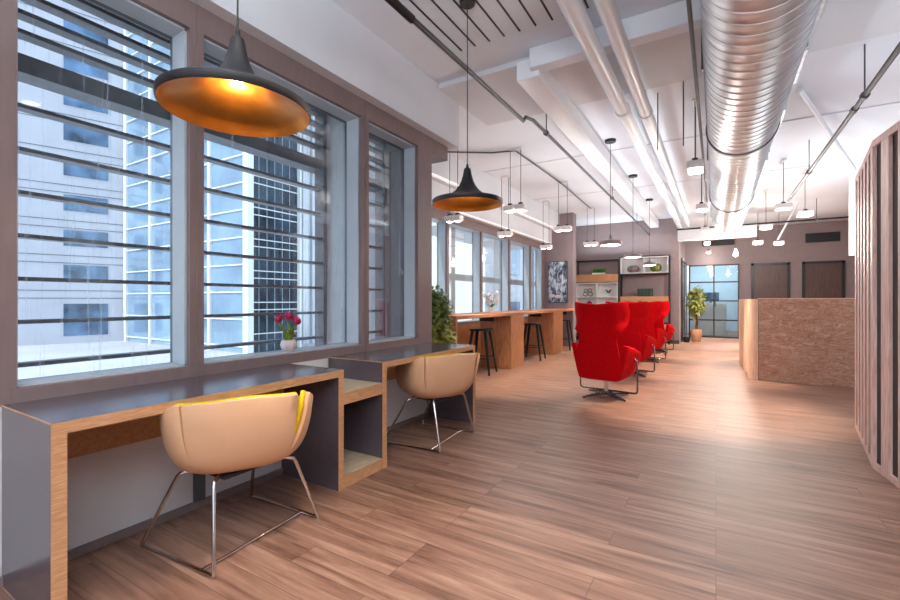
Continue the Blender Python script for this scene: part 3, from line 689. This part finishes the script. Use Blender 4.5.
# ------------------------------------------------------------------ red wing chairs
def make_wing(label, x, y, rz):
    r = thing('wing_chair', label, 'armchair', (x, y, 0), rz, 'red wing chairs in a row')
    def lp(v, P):
        for (a, p), (b_, q) in zip(P, P[1:]):
            if v <= b_:
                t = (v-a)/(b_-a); t = t*t*(3-2*t); return p+(q-p)*t
        return P[-1][1]
    NU, NV = 17, 15
    def back(i, j):
        u = -1+2*i/(NU-1); v = j/(NV-1); z = .24+v*.93
        w = lp(z, [(.2,.215),(.45,.27),(.62,.245),(.75,.222),(.87,.298),(1.05,.318),(1.2,.31)])
        wing = lp(z, [(.2,.03),(.7,.03),(.8,.05),(.95,.20),(1.2,.17)])
        yy = -.24-.11*(z-.24)+wing*max(0,(abs(u)-.45)/.55)**1.6
        zt = z+(.012*abs(u)**2 if j == NV-1 else 0)
        return Vector((u*w, yy, zt-(.02*(1-abs(u))*v**6)))
    MB().grid(back, NU, NV).build('backrest', M['red'], r, solid=.055, off=0, bevel=.012, angle=75)
    for s in (-1, 1):
        def arm(i, j):
            t = i/11; v = j/7
            yy = -.25+t*.55
            ztop = lp(t, [(0,.67),(.35,.63),(.8,.57),(1,.50)]); zb = .25+.03*t
            z = zb+(ztop-zb)*v
            xx = .215+.105*v**.8+.01*math.sin(t*PI)
            xx -= .03*max(0,t-.75)*4*.4
            return Vector((s*xx, yy, z))
        MB().grid(arm, 12, 8).build('armrest', M['red'], r, solid=.06, off=0, bevel=.014, angle=75)
    MB().box(-.21,.21,-.24,.27,.235,.33).build('seat_base', M['red'], r, bevel=.035, seg=3)
    MB().box(-.235,.235,-.22,.32,.335,.455).build('seat_cushion', M['red'], r, bevel=.035, seg=3)
    MB().lathe([(0,.03),(.026,.03),(.026,.24),(0,.24)], n=20).build('pedestal', M['chrome'], r)
    b = MB()
    for k in range(4):
        a = PI/4+k*PI/2+.25; dx, dy = math.cos(a), math.sin(a)
        MB().tube([(0,0,.045),(dx*.1,dy*.1,.042),(dx*.22,dy*.22,.03),(dx*.34,dy*.34,.014)], [.026,.024,.018,.012], 10).build('base_arm', M['darkchrome'], r)
    # chrome loop under each side joined at the floor
    for s in (-1, 1):
        MB().tube([(s*.31,.05,.50),(s*.355,.05,.46),(s*.36,.05,.30),(s*.36,.05,.10),(s*.35,.05,.078),(s*.32,.05,.07),(0,.05,.07)], .011, 10).build('side_loop', M['darkchrome'], r)
    return r
wc = make_wing('red wing chair nearest, its back filling the front of the row', -1.17, 5.70, -.17)
for y, lb in ((7.6,'red wing chair second in the row, directly behind the nearest'),(9.4,'red wing chair third in the row'),(11.2,'red wing chair farthest in the row, nearest the shelving')):
    dup(wc, (-1.19, y, 0), lb, -.17)

# ------------------------------------------------------------------ display shelving
s = thing('display_shelf', 'black framed display shelving with white boxes and wood planters', 'shelving', (-2.34, 13.15, 0))
X = lambda x: x+2.34
b = MB(); T = .03
for x in (-3.58,-2.37,-2.33,-1.08):
    z1 = 2.36 if x < -2.35 else 2.42
    b.box(X(x)-T/2, X(x)+T/2, 0, T, 0, z1); b.box(X(x)-T/2, X(x)+T/2, .31-T, .31, 0, z1)
for y0 in (0, .31-T):
    b.box(X(-3.58), X(-2.37), y0, y0+T, 2.33, 2.36); b.box(X(-2.33), X(-1.08), y0, y0+T, 2.39, 2.42); b.box(X(-2.33), X(-1.08), y0, y0+T, 1.90, 1.93)
    b.box(X(-3.58), X(-1.08), y0, y0+T, .05, .08); b.box(X(-3.58), X(-1.08), y0, y0+T, .55, .58)
b.build('frame', M['darkmetal'], s, smooth=False)
def open_box(x0, x1, z0, z1, cols, rows, nm):
    b = MB(); t = .025
    b.box(X(x0), X(x1), 0, .3, z0, z0+t); b.box(X(x0), X(x1), 0, .3, z1-t, z1)
    for k in range(cols+1):
        xx = x0+(x1-x0-t)*k/cols; b.box(X(xx), X(xx)+t, 0, .3, z0+t, z1-t)
    for k in range(1, rows): 
        zz = z0+(z1-z0)*k/rows; b.box(X(x0)+t, X(x1)-t, .005, .295, zz-t/2, zz+t/2)
    b.box(X(x0), X(x1), .29, .3, z0, z1)
    b.build(nm, M['white'], s, smooth=False)
open_box(-3.565,-2.385,.88,1.70,2,2,'white_box'); open_box(-2.315,-1.09,1.945,2.39,2,1,'white_box')
MB().box(X(-3.57),X(-2.38),-.005,.3,1.72,1.945).build('wood_planter', M['boxwood'], s, bevel=.003)
MB().box(X(-2.32),X(-1.09),-.005,.3,1.09,1.30).build('wood_planter', M['boxwood'], s, bevel=.003)
MB().box(X(-3.57),X(-1.09),.01,.3,.30,.55).build('lower_box', M['boxwood'], s, bevel=.003)

def leaf(b, base, dirv, L, w, droop=.2):
    d_ = Vector(dirv).normalized(); side = d_.cross(Vector((0,0,1)))
    if side.length < 1e-3: side = Vector((1,0,0))
    side.normalize(); base = Vector(base); up = side.cross(d_)
    m_ = base+d_*L*.5+up*L*.06; e_ = base+d_*L-Vector((0,0,droop*L))
    v = [b.bm.verts.new(q) for q in (base, m_+side*w/2, e_, m_-side*w/2)]
    b.bm.faces.new((v[0],v[1],v[3])); b.bm.faces.new((v[1],v[2],v[3]))
def foliage(n, ctr, rad, L, w, seed, droop=.25):
    rnd = random.Random(seed); b = MB()
    for _ in range(n):
        while True:
            q = Vector((rnd.uniform(-1,1), rnd.uniform(-1,1), rnd.uniform(-1,1)))
            if q.length <= 1: break
        p_ = Vector((ctr[0]+q.x*rad[0], ctr[1]+q.y*rad[1], ctr[2]+q.z*rad[2]))
        dd = Vector((q.x+rnd.uniform(-.6,.6), q.y+rnd.uniform(-.6,.6), rnd.uniform(-.5,.5)))
        leaf(b, p_, dd, L*rnd.uniform(.7,1.2), w*rnd.uniform(.7,1.2), droop)
    return b
# grass planter
g = thing('potted_grass', 'bright green grass plant on the upper left wood planter', 'plant', (-2.93, 13.28, 1.945))
b = MB(); rnd = random.Random(3)
for k in range(220):
    a = rnd.uniform(0,2*PI); lean = rnd.uniform(0,.8); x0 = rnd.uniform(-.16,.16); 
    leaf(b, (x0, rnd.uniform(-.05,.05), .03), (math.cos(a)*lean, math.sin(a)*lean*.5, 1), rnd.uniform(.10,.2), .02, .1)
b.build('blades', M['grass'], g, smooth=False, normals=False)
MB().box(-.18,.18,-.06,.06,0,.05).build('tray', M['white'], g, bevel=.005)
# other ornaments
o = thing('rattan_ornament', 'brown wire ring ornament in the left white box', 'ornament', (-3.25, 13.28, 1.305))
for k, (cx, cz, rr_) in enumerate(((-.07,.07,.06),(.07,.07,.06),(-.06,.17,.05),(.05,.18,.05))):
    MB().tube([(cx+rr_*math.cos(2*PI*i/20), .01*(k%2), cz+rr_*math.sin(2*PI*i/20)) for i in range(20)], .012, 8, True).build('ring', M['tan'], o)
o = thing('small_plant', 'small green forked plant in the left white box', 'plant', (-2.66, 13.28, 1.305))
MB().lathe([(0,0),(.035,0),(.05,.06),(.045,.08),(0,.07)], n=16).build('pot', M['white'], o)
b = MB()
for a in (0, .7, 2.4, 3.2, 4.2, 5.4):
    leaf(b, (0,0,.07), (math.cos(a)*.7, math.sin(a)*.5, .9), .19, .05, .05)
b.build('leaves', M['dgreen'], o, smooth=False, normals=False, solid=.003)
o = thing('pink_flower_vase', 'small vase with pink flowers in the lower left white box', 'flowers', (-3.2, 13.25, .905))
MB().lathe([(0,0),(.04,0),(.05,.05),(.025,.12),(.03,.14),(0,.13)], n=16).build('vase', M['white'], o)
b = MB()
for (x, y, z) in ((0,0,.25),(.04,.02,.22),(-.04,0,.21)): b.ball((x,y,z), .035, 10)
b.build('blossom', M['magenta'], o)
MB().tube([(0,0,.12),(.01,0,.18),(0,0,.24)], .006, 6).build('stalk', M['stalk'], o)
o = tag(MB().lathe([(0,0),(.09,0),(.14,.04),(.165,.1),(.14,.16),(.09,.19),(.06,.195),(.055,.18),(0,.17)], n=28).build('stoneware_pot', M['greyrock'], None, (-2.0,13.29,1.97)), 'round grey stoneware pot in the upper right white box', 'pot')
o = tag(MB().lathe([(0,0),(.07,0),(.13,.05),(.15,.12),(.12,.20),(.06,.24),(.05,.23),(0,.22)], n=28).build('round_vase', M['olive'], None, (-1.42,13.29,1.97)), 'round olive vase in the upper right white box, behind a pendant', 'vase')
for k in range(5):
    o = thing('file_binder', 'dark green binder in the row on the lower wood planter', 'binder', (-1.84+k*.078+.0, 13.28, 1.30), 0, 'dark green binders on the wood planter')
    MB().box(-.036,.036,-.09,.09,0,.215).build('cover', M['dgreen'], o, bevel=.006)
    MB().box(-.02,.02,-.092,-.088,.12,.18).build('spine_label', M['darkinner'], o, smooth=False)

# painting
p_ = thing('painting', 'tall abstract painting in grey and blue on the mauve pier', 'painting', (-3.535, 11.3, 1.67))
MB().box(-.255,.255,-.03,0,-.54,.54).build('frame', M['darkmetal'], p_, bevel=.003)
MB().box(-.24,.24,-.036,-.028,-.525,.525).build('canvas', M['canvas'], p_, smooth=False)
b = MB(); b.ball((-.14,-.036,-.36),.045,12,(2,.1,1)); b.ball((.02,-.036,-.38),.05,12,(2,.1,.9)); b.build('painted_blot', M['ceramic'], p_)

# ------------------------------------------------------------------ flowers, plants
f = thing('tulip_pot', 'small grey pot of magenta tulips on the window sill', 'flowers', (-2.645, 2.12, .832))
MB().lathe([(0,0),(.035,0),(.05,.015),(.058,.045),(.05,.075),(.044,.08),(.038,.072),(0,.065)], n=28).build('pot', M['ceramic'], f)
rnd = random.Random(5); sb, lb_ = MB(), MB()
heads = ((-.045,-.04,.235),(-.015,.02,.245),(.02,-.025,.25),(.01,.05,.225),(.04,.03,.215),(-.03,-.07,.225),(.0,.085,.205))
for (x, y, z) in heads:
    sb.tube([(x*.3,y*.3,.06),(x*.6,y*.5,.15),(x,y,z-.01)], .004, 6)
    h = MB(); h.lathe([(0,-.02),(.014,-.016),(.022,.0),(.02,.018),(.012,.03),(0,.026)], (x,y,z), 12)
    h.build('blossom', M['magenta'], f)
for k in range(16):
    a = rnd.uniform(0,2*PI); leaf(lb_, (.015*math.cos(a),.015*math.sin(a),.065), (math.cos(a)*.35,math.sin(a)*.35,1), rnd.uniform(.10,.15), .024, .06)
sb.build('stalk', M['stalk'], f); lb_.build('leaves', M['stalk'], f, smooth=False, normals=False)

f = thing('orchid', 'white orchid in a small pot on the bar counter', 'flowers', (-3.45, 7.13, .98))
MB().lathe([(0,0),(.05,0),(.065,.05),(.065,.09),(.055,.085),(0,.08)], n=20).build('pot', M['white'], f)
lb_ = MB(); rnd = random.Random(8)
for k in range(14):
    a = rnd.uniform(0,2*PI); leaf(lb_, (0,0,.08), (math.cos(a),math.sin(a),.7), rnd.uniform(.12,.2), .05, .3)
lb_.build('leaves', M['grass'], f, smooth=False, normals=False)
sb = MB(); pb = MB()
for s_ in (-1, 0, 1):
    sb.tube([(0,0,.08),(s_*.03,s_*.03,.22),(s_*.09,s_*.06,.34)], .005, 6)
    for k in range(8):
        z = .16+k*.026; c_ = Vector((s_*(.04+.008*k)+rnd.uniform(-.05,.05), s_*.05+rnd.uniform(-.05,.05), z+rnd.uniform(-.01,.01)))
        for q in range(5):
            a = q*2*PI/5; leaf(pb, c_, (math.cos(a), rnd.uniform(-.3,.3), math.sin(a)), .065, .055, .05)
sb.build('stalk', M['stalk'], f); pb.build('blossoms', M['petal'], f, smooth=False, normals=False)

f = thing('potted_shrub', 'bushy green shrub in a pot behind the mauve pier', 'plant', (-3.03, 4.6, 0))
MB().lathe([(0,0),(.15,0),(.19,.34),(.2,.36),(.18,.36),(.17,.32),(0,.31)], n=28).build('pot', M['darkinner'], f)
b = MB()
for k in range(6):
    a = k*PI/3; b.tube([(0,0,.3),(.06*math.cos(a),.06*math.sin(a),.7),(.14*math.cos(a),.14*math.sin(a),1.15)], .009, 6)
b.build('stem', M['stem'], f)
foliage(1500, (0.0,0,1.08), (.20,.22,.27), .085, .055, 11).build('foliage', M['leaf'], f, smooth=False, normals=False)
b = foliage(900, (.08,-.02,.70), (.20,.22,.26), .085, .05, 12)
b.build('lower_foliage', M['leafy'], f, smooth=False, normals=False)

f = thing('potted_tree', 'tall yellow green potted tree beside the glass doors', 'plant', (-.49, 14.55, 0))
MB().lathe([(0,0),(.11,0),(.15,.18),(.14,.34),(.125,.36),(.115,.33),(0,.32)], n=24).build('basket', M['basket'], f)
MB().tube([(0,0,.3),(.02,0,.55),(-.01,.01,.8),(0,0,1.2)], .035, 8).build('trunk', M['stem'], f)
foliage(620, (0,0,1.16), (.20,.20,.44), .14, .08, 21).build('foliage', M['leafy'], f, smooth=False, normals=False)
f = tag(MB().lathe([(0,0),(.07,0),(.09,.1),(.08,.16),(0,.15)], n=18).build('floor_pot', M['darkmetal'], None, (-.72,14.2,0)), 'small dark pot on the floor left of the potted tree', 'pot')

# ------------------------------------------------------------------ reception desk
r = thing('reception_desk', 'reception desk with strand board front and rounded slatted side', 'desk', (.54, 8.0, 0))
H = 1.215
MB().box(.0, 1.85, 0, .05, .0, H).build('front_panel', M['osb'], r, smooth=False)
path = [(.0,.0)]
for k in range(9):
    a = math.radians(-90-90*k/8); path.append((.0+.12*math.cos(a), .12+.12*math.sin(a)))
path += [(-.12,.30),(-.10,.36),(-.095,.75),(-.135,.82),(-.135,1.35),(-.115,1.42),(-.12,1.7),(-.15,1.8),(-.15,2.5)]
b = MB(); fine = []
for p0, p1 in zip(path, path[1:]):
    Ls = math.hypot(p1[0]-p0[0], p1[1]-p0[1]); k = max(1, int(Ls/.02))
    for i in range(k): fine.append((p0[0]+(p1[0]-p0[0])*i/k, p0[1]+(p1[1]-p0[1])*i/k))
fine.append(path[-1])
inn = [(max(x+.04, -.06) if y < .2 else x+.04, y) for x, y in fine if y > .1]
b.prism(fine+inn[::-1], 0, H).build('slatted_side', M['tambour'], r, angle=25)
MB().box(.0, 1.85, -.006, .055, H, H+.012).build('top_cap', M['tambour'], r, smooth=False)
MB().box(-.002, .004, -.003, .0, 0, H).build('corner_joint', M['stem'], r, smooth=False)
MB().box(.2, 1.8, .05, .65, .70, .74).build('worktop', M['white'], r, bevel=.003)
MB().box(1.80, 1.85, .05, .8, 0, H).build('side_panel', M['osb'], r, smooth=False)

# ------------------------------------------------------------------ timber pod
pod = thing('timber_pod', 'tall open timber stud pod at the right edge of the room', 'partition', (1.0, 4.25, 0))
path = [(1.12,5.52),(.955,4.25),(1.0,3.82),(1.34,3.2),(1.9,2.9)]
P3 = [(x-1.0, y-4.25) for x, y in path]
def offset(P, d_):
    out = []
    for i, p in enumerate(P):
        a = Vector(P[max(i-1,0)]); c_ = Vector(P[min(i+1,len(P)-1)])
        t = (c_-a).normalized(); nn = Vector((-t.y, t.x))  # left of travel
        out.append((p[0]+nn.x*d_, p[1]+nn.y*d_))
    return out
inner = offset(P3, .15)
for z0, z1, nm, mt in ((0,.045,'bottom_plate','stud'),(2.29,2.34,'top_plate','stud')):
    MB().prism(P3+inner[::-1], z0, z1).build(nm, M[mt], pod, smooth=False, bevel=.003)
rndp = random.Random(2)
def along(P, s_):
    for p, q in zip(P, P[1:]):
        L_ = math.hypot(q[0]-p[0], q[1]-p[1])
        if s_ <= L_:
            t = s_/L_; return (p[0]+(q[0]-p[0])*t, p[1]+(q[1]-p[1])*t), math.atan2(q[1]-p[1], q[0]-p[0])
        s_ -= L_
    return None, None
s_ = .06; 
while True:
    q, a = along(P3, s_)
    if q is None: break
    m_ = Matrix.Translation((q[0], q[1], 0)) @ Matrix.Rotation(a, 4, 'Z')
    MB().box(-.055, .055, .0, .115, .045, 2.29, m_).build('stud', M['stud'], pod, smooth=False, bevel=.002)
    s_ += .235
b2 = offset(P3, .022); b3 = offset(P3, .045)
MB().prism(b2+b3[::-1], .03, 2.30).build('dark_infill', M['darkinner'], pod, smooth=False)  # dark sheet just behind the stud fronts, makes the gaps dark
MB().box(.12, .9, 1.22, 1.27, 0, 2.34).build('end_panel', M['stud'], pod, smooth=False)

# ------------------------------------------------------------------ outside
def screen(name, label, ylo, yhi, xl=-3.2):
    r = thing(name, label, 'louvre', (xl, ylo, 0), 0, 'horizontal louvres outside the near windows')
    L = yhi-ylo
    for k in range(7):
        z = .85+.232*k
        MB().box(-.055, .02, 0, L, z-.011, z+.011).build('louvre_blade', M['louvre'], r, smooth=False)
    MB().box(-.13, .02, 0, L, 2.42, 2.52).build('transom', M['louvre'], r, smooth=False)
    for k in range(7):
        z = 2.64+.105*k
        MB().box(-.06, .02, 0, L, z-.012, z+.012).build('louvre_blade', M['louvre'], r, smooth=False)
    MB().box(-.08, .04, L-.05, L, -.3, 3.35).build('post', M['louvre'], r, smooth=False)
    return r
screen('louvre_screen', 'horizontal metal louvres outside the first two near windows', -1.0, 2.98)
screen('louvre_screen', 'horizontal metal louvres outside the narrow near window', 3.04, 3.85)
struct(MB().box(-3.18, -2.86, 2.97, 3.0, -.3, 3.35).build('trim_25', M['facade2'], smooth=False), 'white vertical fin outside the second window', 'fin')
struct(MB().box(-400, 200, -200, 420, -4.7, -4.5).build('ground', M['podium'], smooth=False), 'pale podium deck outside the building', 'ground')
# left office block
bl = thing('office_building', 'pale stone office building with strip windows seen through the first window', 'building', (-70.8, 29, -4.5))
dv = Vector((-.331,-1)).normalized(); ang = math.atan2(dv.y, dv.x)
mt = Matrix.Rotation(ang, 4, 'Z')   # local +x runs along facade away from corner, local -y... street side
bl.rotation_euler = (0,0,ang)
# facade lies on local y=0, building body to local y<0 or >0 depending on side; +x_world is the viewer's side
side = -1 if (mt @ Vector((0,1,0))).x > 0 else 1
MB().box(0, 40, 0, side*25, 0, 70).build('wall', M['facade'], bl, smooth=False)
for k in range(1, 18):
    z = 8.2+(k-1)*4.6; 
    if z > 66: break
    MB().box(1.7, 6.3, -side*.05, side*.1, z, z+2.1).build('window', M['extglass'], bl, smooth=False)
    MB().box(11.2, 16, -side*.05, side*.1, z, z+2.1).build('window', M['extglass'], bl, smooth=False)
MB().box(1.7, 6.3, -side*.05, side*.1, 1.0, 5.2).build('window', M['extglass'], bl, smooth=False)
MB().box(11.2, 16, -side*.05, side*.1, 1.0, 5.2).build('window', M['extglass'], bl, smooth=False)
b = MB()
for k in range(18):
    z = 6.4+k*4.6-.5
    if z < 66:
        b.box(0, 40, -side*.03, side*.02, z, z+.09); b.box(0, 40, -side*.03, side*.02, z+1.0, z+1.09)
b.build('joint_line', M['louvre'], bl, smooth=False)
# glass curtain wall facing the viewer
gt_ = thing('glass_building', 'pale blue curtain wall building with white mullions behind the first mullion', 'building', (-42.4, 29, -4.5))
MB().box(-27.3, 0, 0, .22, 0, 75).build('curtain_glass', M['curtain'], gt_, smooth=False)
b = MB()
for k in range(5): b.box(-27.3+6.7*k-.22, -27.3+6.7*k+.22, -.3, .05, 0, 75)
for k in range(25): b.box(-27.3, 0, -.2, .05, .6+k*2.95, .6+k*2.95+.13)
b.build('mullion', M['mull'], gt_, smooth=False)
MB().box(-.45, .4, -.5, .2, 0, 75).build('corner_column', M['mull'], gt_, smooth=False)
tw = thing('dark_tower', 'dark glass tower with white floor bands behind the tulips', 'building', (-42.4, 29.1, -4.5))
MB().box(-10, .1, .2, 6.0, 0, 75).build('dark_glass', M['darkglass'], tw, smooth=False)
b = MB()
for k in range(24):
    z = 1.2+k*3.4
    for q in (0, .8): b.box(-10, .2, .2, 6.05, z+q, z+q+.10)
b.build('floor_band', M['mull'], tw, smooth=False)
b = MB()
for k in range(5): b.box(.08, .14, .9+1.0*k, .94+1.0*k, 0, 75)
b.build('mullion', M['greybar'], tw, smooth=False)
MB().box(.0, .6, 6.0, 6.25, 0, 75).build('edge_column', M['mull'], tw, smooth=False)
pb_ = thing('white_building', 'white ribbed building seen right of the dark tower', 'building', (-46, 36.5, -4.5))
MB().box(-10, 0, 0, 60, 0, 75).build('wall', M['facade2'], pb_, smooth=False)
b = MB()
for k in range(40): b.box(0, .3, .8+k*1.5, .95+k*1.5, 0, 75)
b.build('rib', M['greybar'], pb_, smooth=False)
b = MB()
for k in range(14): b.box(0, .12, 6, 60, 3+k*5, 5.4+k*5)
b.build('window', M['curtain'], pb_, smooth=False)
# building opposite the far windows
fb = thing('link_building', 'blue glass and white building opposite the far windows', 'building', (-9.5, 19, -4.5))
MB().box(-6, 0, 0, 45, 0, 24).build('wall', M['facade2'], fb, smooth=False)
for k in range(8):
    for q in range(4):
        MB().box(-.05, .08, 1.2+k*4.6, 4.2+k*4.6, 2.9+q*4.2, 5.6+q*4.2).build('window', M['curtain' if (k+q) % 3 else 'extglass'], fb, smooth=False)
aw = thing('canopy_frame', 'white outdoor canopy with a beam outside the far windows', 'canopy', (-5.2, 8, 0))
MB().box(-1.2, .9, .4, 6, 2.9, 3.0).build('roof_panel', M['facade2'], aw, smooth=False)
MB().box(-.1, .1, .4, 6, 1.66, 1.80).build('beam', M['mull'], aw, smooth=False)
for y in (.6, 3.2, 5.7): MB().box(-.09, .09, y-.09, y+.09, -4.5, 2.9).build('post', M['mull'], aw, smooth=False)

# ------------------------------------------------------------------ light
w = bpy.data.worlds.new('sky'); scene.world = w; w.use_nodes = True; nt = w.node_tree; nt.nodes.clear()
out = N(nt,'ShaderNodeOutputWorld'); bg = N(nt,'ShaderNodeBackground'); tc = N(nt,'ShaderNodeTexCoord'); sp = N(nt,'ShaderNodeSeparateXYZ')
nt.links.new(tc.outputs['Generated'], sp.inputs[0])
r_ = ramp(nt, sp.outputs[2], [(0, (.86,.93,1,1)), (.5, (.55,.74,1,1))])
nt.links.new(r_.outputs[0], bg.inputs[0]); bg.inputs[1].default_value = 1.55; nt.links.new(bg.outputs[0], out.inputs[0])
l = bpy.data.lights.new('sun', 'SUN'); l.energy = 2.5; l.angle = .01; l.color = (1,.96,.9)
o = bpy.data.objects.new('sun', l); COL.objects.link(o)
o.rotation_euler = Vector((.12,.70,-.72)).to_track_quat('-Z','Y').to_euler()   # light travels this way

def area(name, loc, rot, sx, sy, e, col=(1,1,1)):
    l = bpy.data.lights.new(name, 'AREA'); l.shape = 'RECTANGLE'; l.size = sx; l.size_y = sy; l.energy = e; l.color = col
    o = bpy.data.objects.new(name, l); COL.objects.link(o); o.location = loc; o.rotation_euler = rot; return o
UP = (PI, 0, 0)
area('fill_pod', (2.4, 4.3, .5), UP, 1.6, 1.6, 45, (.84,.93,1))  # added fill inside the pod, brightens the ceiling above it
area('fill_reception', (1.6, 9.2, 1.3), UP, 1.2, 2.0, 42, (.84,.93,1))  # fill added behind the desk without a fixture, lifts the ceiling
area('fill_shelving', (-2.3, 13.0, 2.5), UP, 2.2, .3, 14, (.84,.93,1))  # fixtureless fill added above the shelves, shines upward
area('fill_rear', (.8, -1.2, 2.2), UP, 3.0, 2.0, 420, (.84,.93,1))  # unseen cool fill added to lighten the near ceiling
area('fill_overhead', (.2, .0, 3.3), (0,0,0), 1.6, 1.6, 60, (1,.90,.78))  # added warm fill over the camera, no panel is built here
area('fill_office', (0, 18.2, 3.3), (0,0,0), 1.2, 1.2, 60, (.86,.94,1))  # added light for the room behind the glass doors, no fixture

# ------------------------------------------------------------------ camera
cd = bpy.data.cameras.new('camera'); cam = bpy.data.objects.new('camera', cd); COL.objects.link(cam)
cd.sensor_width = 36; cd.lens = 36*440/900; cd.clip_start = .05; cd.clip_end = 1000
cam.location = (0,0,1.2); cam.rotation_euler = (PI/2, 0, math.radians(31.15))
scene.camera = cam
scene.view_settings.view_transform = 'Standard'; scene.view_settings.look = 'None'
scene.view_settings.gamma = 1; scene.view_settings.use_curve_mapping = False
scene.view_settings.exposure = .5
scene.cycles.max_bounces = 10; scene.cycles.diffuse_bounces = 6; scene.cycles.transparent_max_bounces = 16
scene.cycles.sample_clamp_indirect = 6; scene.cycles.use_denoising = True
scene.cycles.caustics_reflective = False; scene.cycles.caustics_refractive = False
